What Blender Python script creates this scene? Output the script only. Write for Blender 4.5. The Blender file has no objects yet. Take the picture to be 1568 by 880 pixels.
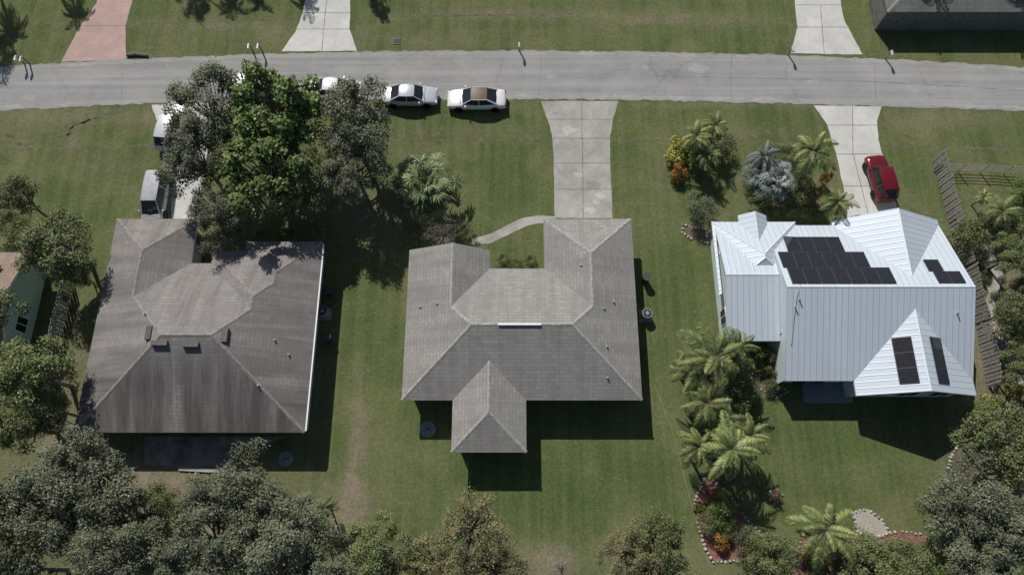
import bpy, bmesh, math, random
import numpy as np
from mathutils import Vector, Matrix
from mathutils.geometry import tessellate_polygon
random.seed(7); RNG=np.random.default_rng(7)
S=bpy.context.scene
S.view_settings.view_transform='Standard'; S.view_settings.look='None'; S.view_settings.exposure=0
H=52.0; TH=math.radians(71.0); F=1045.3
c_,s_=math.cos(TH),math.sin(TH)
# survey helper: drone-survey reading (x,y) + known height z -> world X,Y
def P(x,y,z=0.0):
    u=x-784; v=y-440; t=(H-z)/(F*s_+v*c_)
    return (u*t,(F*c_-v*s_)*t)
def M(px,y,z=0): return px*(H-z)/(F*s_+(y-440)*c_)
# ---------------- camera, light
cam=bpy.data.cameras.new('camera'); co=bpy.data.objects.new('camera',cam); S.collection.objects.link(co)
cam.lens=24; cam.sensor_width=36; cam.clip_end=5000; co.location=(0,0,H); co.rotation_euler=(math.pi/2-TH,0,0); S.camera=co
sd=Vector((-1.1,2.42,2.5)).normalized()
sun=bpy.data.lights.new('sun','SUN'); sun.energy=4.6; sun.angle=math.radians(.5); sun.color=(1,.965,.91)
so=bpy.data.objects.new('sun',sun); S.collection.objects.link(so); so.rotation_euler=sd.to_track_quat('Z','Y').to_euler()
w=bpy.data.worlds.new('World'); S.world=w; w.use_nodes=True
sk=w.node_tree.nodes.new('ShaderNodeTexSky'); sk.sky_type='NISHITA'; sk.sun_disc=False
sk.sun_elevation=math.asin(sd.z); sk.sun_rotation=math.atan2(sd.x,sd.y)%(2*math.pi)
w.node_tree.links.new(sk.outputs[0],w.node_tree.nodes['Background'].inputs[0]); w.node_tree.nodes['Background'].inputs[1].default_value=.065
# ---------------- material tools
class NT:
    def __init__(s,name):
        s.m=bpy.data.materials.new(name); s.m.use_nodes=True; s.n=s.m.node_tree.nodes; s.l=s.m.node_tree.links
        s.b=s.n['Principled BSDF']; s.b.inputs['Roughness'].default_value=.85; s.b.inputs['Specular IOR Level'].default_value=.25
    def new(s,t,**k):
        n=s.n.new(t)
        for a,v in k.items(): setattr(n,a,v)
        return n
    def coord(s,kind='Object',scale=(1,1,1),rot=(0,0,0)):
        t=s.new('ShaderNodeTexCoord'); m=s.new('ShaderNodeMapping'); m.inputs['Scale'].default_value=scale; m.inputs['Rotation'].default_value=rot
        s.l.new(t.outputs[kind],m.inputs[0]); return m.outputs[0]
    def noise(s,vec,scale,detail=4,rough=.55,lo=.3,hi=.7,dist=0):
        n=s.new('ShaderNodeTexNoise'); n.inputs['Scale'].default_value=scale; n.inputs['Detail'].default_value=detail; n.inputs['Roughness'].default_value=rough; n.inputs['Distortion'].default_value=dist
        s.l.new(vec,n.inputs['Vector']); r=s.new('ShaderNodeMapRange'); r.inputs[1].default_value=lo; r.inputs[2].default_value=hi
        s.l.new(n.outputs[0],r.inputs[0]); return r.outputs[0]
    def mix(s,f,a,b,mode='MIX'):
        m=s.new('ShaderNodeMix',data_type='RGBA',blend_type=mode)
        for i,v in ((0,f),(6,a),(7,b)):
            if isinstance(v,bpy.types.NodeSocket): s.l.new(v,m.inputs[i])
            elif i==0: m.inputs[0].default_value=v
            else: m.inputs[i].default_value=(*v,1)
        return m.outputs[2]
    def math(s,op,a,b):
        m=s.new('ShaderNodeMath',operation=op)
        for i,v in enumerate((a,b)):
            if isinstance(v,bpy.types.NodeSocket): s.l.new(v,m.inputs[i])
            else: m.inputs[i].default_value=v
        return m.outputs[0]
    def attr(s,name):
        a=s.new('ShaderNodeAttribute',attribute_name=name); return a.outputs['Fac']
    def col(s,c): s.l.new(c,s.b.inputs['Base Color'])
    def bump(s,h,st=.3,d=.05):
        b=s.new('ShaderNodeBump'); b.inputs['Strength'].default_value=st; b.inputs['Distance'].default_value=d
        s.l.new(h,b.inputs['Height']); s.l.new(b.outputs[0],s.b.inputs['Normal'])
def simple(name,c,rough=.7,metal=0,var=.15,vs=3,coat=0):
    t=NT(name); v=t.coord(); n=t.noise(v,vs,4)
    t.col(t.mix(n,tuple(x*(1-var) for x in c),tuple(min(1,x*(1+var)) for x in c)))
    t.b.inputs['Roughness'].default_value=rough; t.b.inputs['Metallic'].default_value=metal; t.b.inputs['Coat Weight'].default_value=coat
    return t.m
# grass
def grass_mat():
    t=NT('grass'); v=t.coord()
    big=t.noise(v,.10,4,.65,.36,.64); med=t.noise(v,.6,5,.72,.38,.64); fine=t.noise(v,4,3,.75,.32,.68); vf=t.noise(v,12,2,.8,.3,.7)
    a=t.mix(big,(.098,.132,.046),(.155,.180,.070))
    a=t.mix(t.math('MULTIPLY',med,.8),a,(.078,.112,.040))
    a=t.mix(t.math('MULTIPLY',t.noise(v,.2,6,.74,.48,.70,.6),.75),a,(.225,.205,.115))
    a=t.mix(t.math('MULTIPLY',t.noise(v,1.2,5,.75,.52,.70,.3),.6),a,(.205,.205,.105))
    # mower stripes
    ws=t.new('ShaderNodeTexNoise'); ws.inputs['Scale'].default_value=1; ws.inputs['Detail'].default_value=2
    t.l.new(t.coord('Object',(1.5,.04,1)),ws.inputs['Vector'])
    r=t.new('ShaderNodeMapRange'); r.inputs[1].default_value=.44;r.inputs[2].default_value=.58;t.l.new(ws.outputs[0],r.inputs[0])
    a=t.mix(t.math('MULTIPLY',r.outputs[0],.3),a,(.20,.215,.10))
    a=t.mix(fine,a,t.mix(1.0,a,(.64,.68,.62),'MULTIPLY'))
    a=t.mix(t.math('MULTIPLY',vf,.85),a,t.mix(1.0,a,(.50,.53,.52),'MULTIPLY'))
    dry=t.attr('dry'); dd=t.math('MULTIPLY',dry,t.math('ADD',med,.25)); cl=t.new('ShaderNodeClamp'); t.l.new(dd,cl.inputs[0])
    a=t.mix(cl.outputs[0],a,t.mix(fine,(.24,.205,.15),(.14,.12,.088)))
    lu=t.attr('lush'); a=t.mix(t.math('MULTIPLY',lu,.8),a,t.mix(1.0,a,(.72,.88,.70),'MULTIPLY'))
    t.col(t.mix(1.0,a,(1.22,1.16,1.2),'MULTIPLY')); t.b.inputs['Roughness'].default_value=.95; t.b.inputs['Specular IOR Level'].default_value=.08
    t.bump(vf,.5,.06); return t.m
def paving(name,c,stain=.4,fine=.2,spec=.2,crack=0):
    t=NT(name); v=t.coord(); a=t.mix(t.noise(v,.35,5,.65),tuple(x*(1-stain*.5) for x in c),tuple(x*(1+stain*.25) for x in c))
    a=t.mix(t.math('MULTIPLY',t.noise(v,1.7,5,.7,.5,.75,.8),stain),a,tuple(x*.5 for x in c))
    a=t.mix(t.math('MULTIPLY',t.noise(v,22,3,.7),fine),a,tuple(x*.6 for x in c))
    if crack:
        vo=t.new('ShaderNodeTexVoronoi',feature='DISTANCE_TO_EDGE'); vo.inputs['Scale'].default_value=.16
        nn=t.new('ShaderNodeTexNoise'); nn.inputs['Scale'].default_value=.6; nn.inputs['Detail'].default_value=6; t.l.new(v,nn.inputs['Vector'])
        ad=t.new('ShaderNodeMix',data_type='RGBA'); ad.inputs[0].default_value=.6; t.l.new(v,ad.inputs[6]); t.l.new(nn.outputs['Color'],ad.inputs[7])
        t.l.new(ad.outputs[2],vo.inputs['Vector']); r=t.new('ShaderNodeMapRange'); r.inputs[1].default_value=.0;r.inputs[2].default_value=.008;r.inputs[3].default_value=crack;r.inputs[4].default_value=0
        t.l.new(vo.outputs[0],r.inputs[0]); a=t.mix(r.outputs[0],a,tuple(x*.5 for x in c))
        a=t.mix(t.math('MULTIPLY',t.noise(t.coord('Object',(.03,1.1,1)),1.5,3,.5,.4,.7),.45),a,tuple(x*1.35 for x in c))
        a=t.mix(t.math('MULTIPLY',t.noise(t.coord('Object',(.05,2.2,1)),1.1,4,.6,.5,.7),.4),a,tuple(x*.72 for x in c))
    t.col(a); t.b.inputs['Roughness'].default_value=.9; t.b.inputs['Specular IOR Level'].default_value=spec; return t.m
def shingle(name,c,c2,stain,mildew=0):
    t=NT(name); v=t.coord('UV')
    br=t.new('ShaderNodeTexBrick'); t.l.new(v,br.inputs['Vector']); br.inputs['Scale'].default_value=1
    br.inputs['Brick Width'].default_value=.62; br.inputs['Row Height'].default_value=.28; br.inputs['Mortar Size'].default_value=.024; br.inputs['Mortar Smooth'].default_value=.4; br.inputs['Bias'].default_value=0
    br.inputs['Color1'].default_value=(*[x*.84 for x in c],1); br.inputs['Color2'].default_value=(*[x*1.12 for x in c],1); br.inputs['Mortar'].default_value=(*[x*.6 for x in c],1)
    a=br.outputs[0]
    a=t.mix(t.math('MULTIPLY',t.noise(t.coord(),.25,5,.6),.5),a,c2)
    a=t.mix(t.math('MULTIPLY',t.noise(t.coord('UV',(1,.14,1)),.7,5,.65,.42,.68),stain),a,tuple(x*.45 for x in c))
    a=t.mix(t.math('MULTIPLY',t.noise(t.coord('UV',(1.4,.1,1)),1.6,4,.6,.5,.7),stain*.5),a,tuple(x*1.3 for x in c))
    if mildew:
        tc=t.new('ShaderNodeTexCoord'); sx=t.new('ShaderNodeSeparateXYZ'); t.l.new(tc.outputs['Object'],sx.inputs[0])
        r=t.new('ShaderNodeMapRange'); r.inputs[1].default_value=12.3; r.inputs[2].default_value=9.6; t.l.new(sx.outputs[1],r.inputs[0])
        a=t.mix(t.math('MULTIPLY',t.math('MULTIPLY',r.outputs[0],t.noise(t.coord('UV',(1,.1,1)),.8,5,.65,.36,.58)),mildew),a,tuple(x*.26 for x in c))
    a=t.mix(t.math('MULTIPLY',t.noise(v,9,4,.8),.35),a,tuple(x*.6 for x in c))
    t.col(a); t.b.inputs['Roughness'].default_value=.92; t.bump(br.outputs[1],-.3,.02); return t.m
def metalroof():
    t=NT('standing_seam_metal'); v=t.coord('UV')
    wv=t.new('ShaderNodeTexWave',wave_type='BANDS',bands_direction='X'); wv.inputs['Scale'].default_value=.70
    t.l.new(v,wv.inputs['Vector']); r=t.new('ShaderNodeMapRange'); r.inputs[1].default_value=.86; r.inputs[2].default_value=1; t.l.new(wv.outputs[1],r.inputs[0])
    a=t.mix(t.math('MULTIPLY',r.outputs[0],.65),(.53,.585,.64),(.34,.39,.44)); a=t.mix(t.math('MULTIPLY',t.noise(t.coord('UV',(.9,.1,1)),1,5,.6,.35,.65),.3),a,(.41,.46,.51))
    a=t.mix(t.math('MULTIPLY',t.noise(t.coord('UV'),3,5,.8,.5,.8),.2),a,(.35,.37,.38))
    t.col(a); t.b.inputs['Roughness'].default_value=.45; t.b.inputs['Metallic'].default_value=.1; t.bump(r.outputs[0],.4,.03); return t.m
def foliage(name,dark,light,tip=None):
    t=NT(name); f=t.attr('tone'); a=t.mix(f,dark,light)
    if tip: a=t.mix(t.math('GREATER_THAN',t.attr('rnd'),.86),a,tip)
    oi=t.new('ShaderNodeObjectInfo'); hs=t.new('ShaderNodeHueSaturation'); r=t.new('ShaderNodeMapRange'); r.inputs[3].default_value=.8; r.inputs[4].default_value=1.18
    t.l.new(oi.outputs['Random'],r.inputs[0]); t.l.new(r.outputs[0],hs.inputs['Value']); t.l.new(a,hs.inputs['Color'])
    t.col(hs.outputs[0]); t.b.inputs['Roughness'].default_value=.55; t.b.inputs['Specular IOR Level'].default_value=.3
    return t.m
MG=grass_mat()
ROAD=paving('weathered_asphalt',(.285,.28,.272),.4,.4,crack=.4)
CONC=paving('concrete',(.385,.37,.338),.7,.3); CONCW=paving('concrete_pale',(.55,.54,.505),.4,.25); PINK=paving('pink_concrete',(.44,.31,.275),.45,.25)
JOINT=simple('joint',(.14,.135,.12)); DIRT=simple('bare_soil',(.12,.10,.07),.95,0,.4,2)
MULCH=simple('red_mulch',(.20,.10,.08),.95,0,.5,8); ROCK=simple('pale_stone',(.38,.35,.31),.9,0,.4,4); GRAV=simple('gravel',(.34,.31,.27),.95,0,.35,12)
SH1=shingle('shingle_brown_grey',(.262,.242,.228),(.205,.19,.18),.8,.9); SH2=shingle('shingle_grey',(.295,.28,.262),(.25,.24,.222),.5)
SH4=shingle('shingle_tan',(.30,.22,.18),(.25,.2,.17),.4)
METAL=metalroof(); METCAP=simple('metal_trim',(.58,.62,.65),.45,.1,.08)
WHITE=simple('white_trim',(.72,.72,.7),.5,0,.05); WALLW=simple('stucco_white',(.55,.56,.56),.85,0,.08); WALLT=simple('stucco_pale_aqua',(.56,.63,.63),.85,0,.06); WALLG=simple('stucco_green',(.42,.56,.46),.85,0,.06)
GLASS=simple('window_glass',(.02,.025,.03),.08,0,.1); DARK=simple('dark_void',(.02,.02,.02),.8); RUB=simple('rubber',(.02,.02,.02),.8)
t=NT('solar_cell'); v=t.coord('UV'); br=t.new('ShaderNodeTexBrick'); br.offset=0; t.l.new(v,br.inputs['Vector']); br.inputs['Scale'].default_value=1
br.inputs['Brick Width'].default_value=.17; br.inputs['Row Height'].default_value=.17; br.inputs['Mortar Size'].default_value=.006
br.inputs['Color1'].default_value=(.012,.012,.015,1); br.inputs['Color2'].default_value=(.018,.017,.02,1); br.inputs['Mortar'].default_value=(.05,.05,.055,1)
t.col(br.outputs[0]); t.b.inputs['Roughness'].default_value=.22; t.b.inputs['Specular IOR Level'].default_value=.5; PV=t.m
ALU=simple('aluminium',(.45,.45,.46),.4,.6,.05); WOOD=simple('grey_wood',(.25,.235,.21),.9,0,.35,5); BARK=simple('bark',(.17,.145,.12),.95,0,.4,4)
# ---------------- mesh tools
def link(o,parent=None):
    S.collection.objects.link(o)
    if parent: o.parent=parent
    return o
def mk(name,vs,fs,mats,parent=None,mi=None,smooth=False):
    me=bpy.data.meshes.new(name); me.from_pydata([tuple(v) for v in vs],[],fs)
    for m in (mats if isinstance(mats,list) else [mats]): me.materials.append(m)
    if mi: me.polygons.foreach_set('material_index',mi)
    if smooth: me.polygons.foreach_set('use_smooth',[True]*len(fs))
    me.update(); return link(bpy.data.objects.new(name,me),parent)
def empty(name,loc=(0,0,0)):
    o=bpy.data.objects.new(name,None); o.location=loc; o.empty_display_size=.3; return link(o)
def box(name,c,d,mat,parent=None,rot=0,bev=0):
    x,y,z=[k/2 for k in d]; vs=[(a*x,b*y,e*z) for a in(-1,1) for b in(-1,1) for e in(-1,1)]
    fs=[(0,1,3,2),(4,6,7,5),(0,4,5,1),(2,3,7,6),(0,2,6,4),(1,5,7,3)]
    o=mk(name,vs,fs,mat,parent); o.location=c; o.rotation_euler=(0,0,rot)
    if bev: b=o.modifiers.new('b','BEVEL'); b.width=bev; b.segments=2
    return o
def cyl(name,c,r,h,mat,parent=None,r2=None,n=20,rot=(0,0,0)):
    r2=r if r2 is None else r2
    vs=[(r*math.cos(2*math.pi*i/n),r*math.sin(2*math.pi*i/n),-h/2) for i in range(n)]+[(r2*math.cos(2*math.pi*i/n),r2*math.sin(2*math.pi*i/n),h/2) for i in range(n)]
    fs=[(i,(i+1)%n,n+(i+1)%n,n+i) for i in range(n)]+[tuple(range(n))[::-1],tuple(range(n,2*n))]
    o=mk(name,vs,fs,mat,parent); o.location=c; o.rotation_euler=rot; return o
def densify(pts,step,jit):
    out=[]
    for i in range(len(pts)):
        a=Vector(pts[i]); b=Vector(pts[(i+1)%len(pts)]); L=(b-a).length; n=max(1,int(L/step))
        nn=Vector((-(b-a).y,(b-a).x)).normalized() if L>0 else Vector((0,0))
        for k in range(n):
            p=a.lerp(b,k/n); out.append(p+nn*random.uniform(-jit,jit)*(1 if k else .3))
    return out
def sheet(name,pts,z,mat,jit=.05,step=.35,world=False,parent=None):
    if not world: pts=[P(x,y) for x,y in pts]
    q=densify(pts,step,jit) if jit else [Vector(p) for p in pts]
    vs=[Vector((p.x,p.y,z)) for p in q]; tr=tessellate_polygon([vs]); fs=[]
    for a,b,c in tr:
        A,B,C=vs[a],vs[b],vs[c]; cr=(B-A).cross(C-A).z
        if abs(cr)<1e-9: continue
        fs.append((a,b,c) if cr>0 else (a,c,b))
    return mk(name,vs,fs,mat,parent)
def strip(name,pts,wd,z,mat,jit=.03,world=False,parent=None,step=.5):
    if not world: pts=[P(x,y) for x,y in pts]
    pts=[Vector(p) for p in pts]; L=[];R=[]
    dense=[]
    for a,b in zip(pts[:-1],pts[1:]):
        n=max(1,int((b-a).length/step)); dense+=[a.lerp(b,k/n) for k in range(n)]
    dense.append(pts[-1])
    for i,p in enumerate(dense):
        d=(dense[min(i+1,len(dense)-1)]-dense[max(i-1,0)]).normalized(); n=Vector((-d.y,d.x))
        L.append(p+n*(wd/2+random.uniform(-jit,jit))); R.append(p-n*(wd/2+random.uniform(-jit,jit)))
    vs=[(p.x,p.y,z) for p in L]+[(p.x,p.y,z) for p in R]; k=len(L)
    return mk(name,vs,[(k+i,k+i+1,i+1,i) for i in range(k-1)],mat,parent)
# ---------------- ground
xs=np.concatenate([[-1500,-600,-250,-120,-80],np.arange(-56,56.1,.5),[80,120,250,600,1500]]); ys=np.concatenate([[-1500,-600,-200,-60,-20],np.arange(-12,56.1,.5),[80,120,250,600,1500]])
nx,ny=len(xs),len(ys); X,Y=np.meshgrid(xs,ys); V=np.stack([X,Y,np.zeros_like(X)],-1).reshape(-1,3)
idx=np.arange(nx*ny).reshape(ny,nx); FQ=np.stack([idx[:-1,:-1],idx[:-1,1:],idx[1:,1:],idx[1:,:-1]],-1).reshape(-1,4)
me=bpy.data.meshes.new('ground'); me.from_pydata(V.tolist(),[],FQ.tolist()); me.materials.append(MG)
dry=np.zeros(len(V)); lush=np.zeros(len(V))
def blob(arr,x,y,rx,ry,a):
    cx,cy=P(x,y); r1=M(rx,y); r2=M(ry,y); arr+=a*np.exp(-(((V[:,0]-cx)/r1)**2+((V[:,1]-cy)/r2)**2))
for b in [(545,700,14,110,.9),(535,770,30,30,.7),(850,860,25,25,.9),(240,720,60,30,.6),(120,740,120,80,.7),(350,800,160,70,.7),(1240,160,30,10,.3),(560,60,250,16,.3),(330,40,120,10,.5),
          (780,22,160,10,.55),(1060,30,120,12,.55),(1450,45,120,14,.4),(80,180,90,16,.4),(110,215,20,14,.5),(200,180,60,10,.4),(1460,185,90,14,.4),(560,330,110,50,.45),(100,600,60,120,.5),(1090,600,50,120,.3),
          (1500,500,50,150,.6),(1440,720,120,30,.2),(1530,400,30,120,.6),(700,860,140,25,.4),(1000,860,100,25,.3),(330,330,80,60,.6),(1210,300,60,50,.4),(650,300,40,30,.5),(420,90,200,6,.3),(1010,300,14,100,.25),(500,90,400,5,.25),
          (780,165,60,5,.3),(1100,160,140,4,.4),(60,172,100,5,.5),(1450,172,120,4,.5),(480,560,25,130,.35),(1480,640,40,60,.5),(900,215,90,5,.2),(150,260,90,20,.2),(1130,200,80,12,.3),(720,200,80,10,.2),(800,860,60,14,.4)]: blob(dry,*b)
for b in [(900,740,150,60,.8),(660,740,90,60,.7),(1330,680,150,80,.9),(770,280,80,70,.5),(1050,420,60,150,.5),(600,500,40,100,.5)]: blob(lush,*b)
for nm,ar in (('dry',dry),('lush',lush)):
    at=me.attributes.new(nm,'FLOAT','POINT'); at.data.foreach_set('value',np.clip(ar,0,1).astype(np.float32))
link(bpy.data.objects.new('ground',me))
# ---------------- road
top=[(-200,114),(0,102),(200,91),(400,83),(600,78.5),(784,77.5),(1000,80),(1200,84),(1400,93),(1568,103),(1768,116)]
bot=[(-200,186),(0,170),(130,163),(250,158),(580,153.5),(830,152.5),(950,153),(1245,160),(1568,170),(1768,179)]
tw=[P(*p) for p in top]; bw=[P(*p) for p in bot]
ext=lambda a,b,k:(a[0]+(a[0]-b[0])*k,a[1]+(a[1]-b[1])*k)
tw=[ext(tw[0],tw[1],14)]+tw+[ext(tw[-1],tw[-2],14)]; bw=[ext(bw[0],bw[1],12)]+bw+[ext(bw[-1],bw[-2],12)]
sheet('road',tw+bw[::-1],.018,ROAD,.09,.4,True)
EDGE=paving('road_edge',(.34,.33,.305),.5,.3)
for nm,ln,off in(('road_edge',tw,-.32),('road_edge',bw,.32)):
    strip(nm,[(a,b+off) for a,b in ln],.3,.0225,EDGE,.1,True)
PATCH=paving('road_patch',(.34,.33,.32),.4,.3); TAR=simple('tar',(.17,.17,.165),.8)
for (x,y,r) in [(988,104,6),(1070,106,16),(955,104,4),(45,150,12),(1245,125,10),(1400,135,14),(845,118,9)]:
    pts=[(x+r*math.cos(a)*random.uniform(.7,1.2),y+r*.45*math.sin(a)*random.uniform(.7,1.2)) for a in np.linspace(0,2*math.pi,14)[:-1]]
    sheet('road_patch',pts,.022,PATCH,.02)
for x in [190,830,1120,1340]:
    yt=np.interp(x,[p[0] for p in top],[p[1] for p in top])+2; yb=np.interp(x,[p[0] for p in bot],[p[1] for p in bot])-2
    strip('road_crack',[(x,yt),(x+random.uniform(-4,4),(yt+yb)/2),(x+random.uniform(-5,5),yb)],.04,.0222,TAR,.02)
strip('road_crack',[(1000,117),(1120,119),(1300,124),(1480,133),(1568,140)],.04,.0223,TAR,.04)
# ---------------- driveways
def joints(parent,segs,wd=.05,z=.017):
    for a,b in segs: strip('joint',[a,b],wd,z,JOINT,.01,parent=parent)
d=sheet('driveway',[(828,155),(947,155),(938,185),(934,212),(934,240),(938,334),(849,334),(848,240),(845,205),(838,182)],.012,CONC,.03)
joints(d,[((845,212),(934,212)),((848,250),(935,250)),((849,290),(937,290)),((839,183),(939,183)),((891,156),(891,212)),((892,212),(893,334))])
STAIN=paving('concrete_stain',(.30,.29,.26),.5,.3)
PALE=paving('concrete_worn',(.47,.46,.42),.5,.3)
for x,y,r in [(908,283,14),(905,322,10),(920,300,8),(870,200,14),(885,268,9),(912,310,7)]:
    sheet('stain',[(x+r*math.cos(a)*random.uniform(.5,1.2),y+r*.6*math.sin(a)*random.uniform(.5,1.2)) for a in np.linspace(0,2*math.pi,18)[:-1]],.0145,random.choice([PALE,STAIN]),.04,.2,parent=d)
sheet('walkway',[(722,366),(752,357),(778,344),(800,334),(822,330),(851,331),(851,341),(824,342),(806,346),(785,356),(762,367),(748,373),(724,374)],.008,CONC,.03)
d=sheet('driveway',[(478,-60),(538,-60),(536,20),(535,45),(547,78),(431,79),(452,50),(464,20)],.012,CONCW,.03); joints(d,[((464,20),(536,20)),((455,45),(535,45)),((498,20),(493,78)),((505,-40),(498,20))])
d=sheet('driveway',[(1215,-60),(1282,-60),(1288,10),(1293,32),(1321,84),(1211,82),(1221,42),(1217,5)],.012,CONCW,.03); joints(d,[((1218,8),(1288,8)),((1220,42),(1298,42)),((1256,8),(1262,82))])
d=sheet('driveway',[(160,-60),(208,-60),(202,5),(192,40),(193,92),(94,95),(120,45),(148,5)],.012,PINK,.03); joints(d,[((125,40),(192,40))])
d=sheet('driveway',[(1246,162),(1350,163),(1343,185),(1345,215),(1356,255),(1378,335),(1300,352),(1292,290),(1280,235),(1266,190)],.012,CONCW,.03); joints(d,[((1266,192),(1343,192)),((1280,236),(1351,236)),((1292,285),(1364,285)),((1305,163),(1306,236)),((1306,236),(1330,330))])
d=sheet('driveway',[(232,161),(345,157),(330,190),(316,240),(305,340),(262,340),(262,290),(250,240),(246,200)],.012,CONCW,.03); joints(d,[((246,200),(326,200)),((255,250),(315,250))])
sheet('parking_pad',[(222,335),(232,272),(256,250),(262,300),(258,335)],.008,CONC,.06)
for i,l in enumerate([[(0,230),(120,227),(245,222)],[(595,216),(700,214.5),(826,215)],[(953,215),(1100,217),(1245,222)],[(1358,223),(1470,226),(1568,230)],[(210,37),(330,33),(455,29)],[(535,28),(700,24),(880,22)],[(1305,37),(1440,38),(1568,44)],[(0,52),(60,48),(120,45)]]):
    strip('swale_edge',l,.17 if i<4 else .12,.005,DIRT,.08,step=.3)  # brown sod-edge strips; across the street they also paint the ditch's shadow line
strip('property_line',[(1003,590),(1030,660),(1058,770),(1088,868)],.05,.005,simple('worn_grass',(.16,.17,.09)),.02)
TRK=simple('tire_worn_soil',(.10,.10,.06),.95,0,.4,2)
for l in [[(0,205),(30,212),(70,205),(105,198),(150,178),(200,168)],[(0,215),(40,222),(80,212),(110,205)],[(100,215),(112,190),(150,182)]]:
    strip('tire_track',l,.2,.004,TRK,.1,step=.25)
# ---------------- houses
def hfun(comps,x,y):
    best=None
    for cp in comps:
        if cp['x0']-1e-6<=x<=cp['x1']+1e-6 and cp['y0']-1e-6<=y<=cp['y1']+1e-6:
            h=min(a*x+b*y+c for a,b,c in cp['pl'])
            if best is None or h>best[0]: best=(h,cp)
    return best
def comp(x0,x1,y0,y1,z=2.6,W=.417,E=.417,Sn=.417,N=.417):
    pl=[]
    if W: pl.append((W,0,z-W*x0))
    if E: pl.append((-E,0,z+E*x1))
    if Sn: pl.append((0,Sn,z-Sn*y0))
    if N: pl.append((0,-N,z+N*y1))
    return dict(x0=x0,x1=x1,y0=y0,y1=y1,pl=pl)
def split(poly,a,b,c):
    d=[a*p[0]+b*p[1]+c for p in poly]
    if min(d)>-1e-7 or max(d)<1e-7: return [poly]
    A=[];B=[]
    for i in range(len(poly)):
        p,q=poly[i],poly[(i+1)%len(poly)]; dp,dq=d[i],d[(i+1)%len(poly)]
        if dp>=-1e-7: A.append(p)
        if dp<=1e-7: B.append(p)
        if (dp>1e-7 and dq<-1e-7) or (dp<-1e-7 and dq>1e-7):
            k=dp/(dp-dq); r=(p[0]+(q[0]-p[0])*k,p[1]+(q[1]-p[1])*k); A.append(r);B.append(r)
    return [x for x in (A,B) if len(x)>=3]
def roof(comps,mat,capmat,fascia,parent,capw=.15,fh=.2):
    x0=min(c['x0'] for c in comps);x1=max(c['x1'] for c in comps);y0=min(c['y0'] for c in comps);y1=max(c['y1'] for c in comps)
    lines=set(); PL=set()
    for c in comps:
        lines|={(1.,0.,-c['x0']),(1.,0.,-c['x1']),(0.,1.,-c['y0']),(0.,1.,-c['y1'])}
        PL|=set((round(a,5),round(b,5),round(k,5)) for a,b,k in c['pl'])
    PL=list(PL)
    for i in range(len(PL)):
        for j in range(i):
            a,b,c=[PL[i][k]-PL[j][k] for k in range(3)]; n=math.hypot(a,b)
            if n<1e-4: continue
            a/=n;b/=n;c/=n
            if a<-1e-6 or (abs(a)<1e-6 and b<0): a,b,c=-a,-b,-c
            lines.add((round(a,5),round(b,5),round(c,4)))
    cells=[[(x0,y0),(x1,y0),(x1,y1),(x0,y1)]]
    for a,b,c in sorted(lines):
        n=[]
        for p in cells: n+=split(p,a,b,c)
        cells=n
    bm=bmesh.new()
    for p in cells:
        ar=abs(sum(p[i][0]*p[(i+1)%len(p)][1]-p[(i+1)%len(p)][0]*p[i][1] for i in range(len(p))))/2
        if ar<1e-4: continue
        cx=sum(q[0] for q in p)/len(p);cy=sum(q[1] for q in p)/len(p); h=hfun(comps,cx,cy)
        if not h: continue
        a,b,k=min(h[1]['pl'],key=lambda t:t[0]*cx+t[1]*cy+t[2])
        try: bm.faces.new([bm.verts.new((q[0],q[1],a*q[0]+b*q[1]+k)) for q in p])
        except: pass
    bmesh.ops.remove_doubles(bm,verts=bm.verts,dist=.004)
    bmesh.ops.dissolve_limit(bm,angle_limit=.01,verts=bm.verts,edges=bm.edges)
    bmesh.ops.recalc_face_normals(bm,faces=bm.faces)
    bm.normal_update()
    for f in bm.faces:
        if f.normal.z<0: f.normal_flip()
    bm.normal_update()
    uvl=bm.loops.layers.uv.new('UVMap'); capV=[];capF=[];faV=[];faF=[]
    for e in bm.edges:
        a,b=e.verts[0].co,e.verts[1].co
        if len(e.link_faces)==2:
            f1,f2=e.link_faces; c1,c2=f1.calc_center_median(),f2.calc_center_median()
            if f1.normal.dot(f2.normal)<.995 and f1.normal.dot(c2-a)<-1e-3:
                na=(f1.normal+f2.normal).normalized()*.025
                for f,cc in((f1,c1),(f2,c2)):
                    d=f.normal.cross(b-a).normalized()
                    if d.dot(cc-a)<0: d=-d
                    k=len(capV); capV+=[a+na,b+na,b+d*capw+f.normal*.012,a+d*capw+f.normal*.012]; capF.append((k,k+1,k+2,k+3))
        elif len(e.link_faces)==1:
            k=len(faV); dz=Vector((0,0,fh)); faV+=[a+Vector((0,0,.01)),b+Vector((0,0,.01)),b-dz,a-dz]; faF.append((k,k+1,k+2,k+3))
    for f in bm.faces:
        n=f.normal; hx=Vector((-n.y,n.x,0)); hx=hx.normalized() if hx.length>1e-4 else Vector((1,0,0)); up=n.cross(hx)
        for l in f.loops: l[uvl].uv=(l.vert.co.dot(hx),l.vert.co.dot(up))
    sv=[v.co.copy()-Vector((0,0,fh-.02)) for v in bm.verts]; bm.verts.index_update(); sf=[tuple(v.index for v in reversed(f.verts)) for f in bm.faces]
    me=bpy.data.meshes.new('roof'); bm.to_mesh(me); bm.free(); me.materials.append(mat); link(bpy.data.objects.new('roof',me),parent)
    mk('ridge_caps',capV,capF,capmat,parent); mk('fascia',faV,faF,fascia,parent); mk('soffit',sv,sf,fascia,parent)
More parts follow.
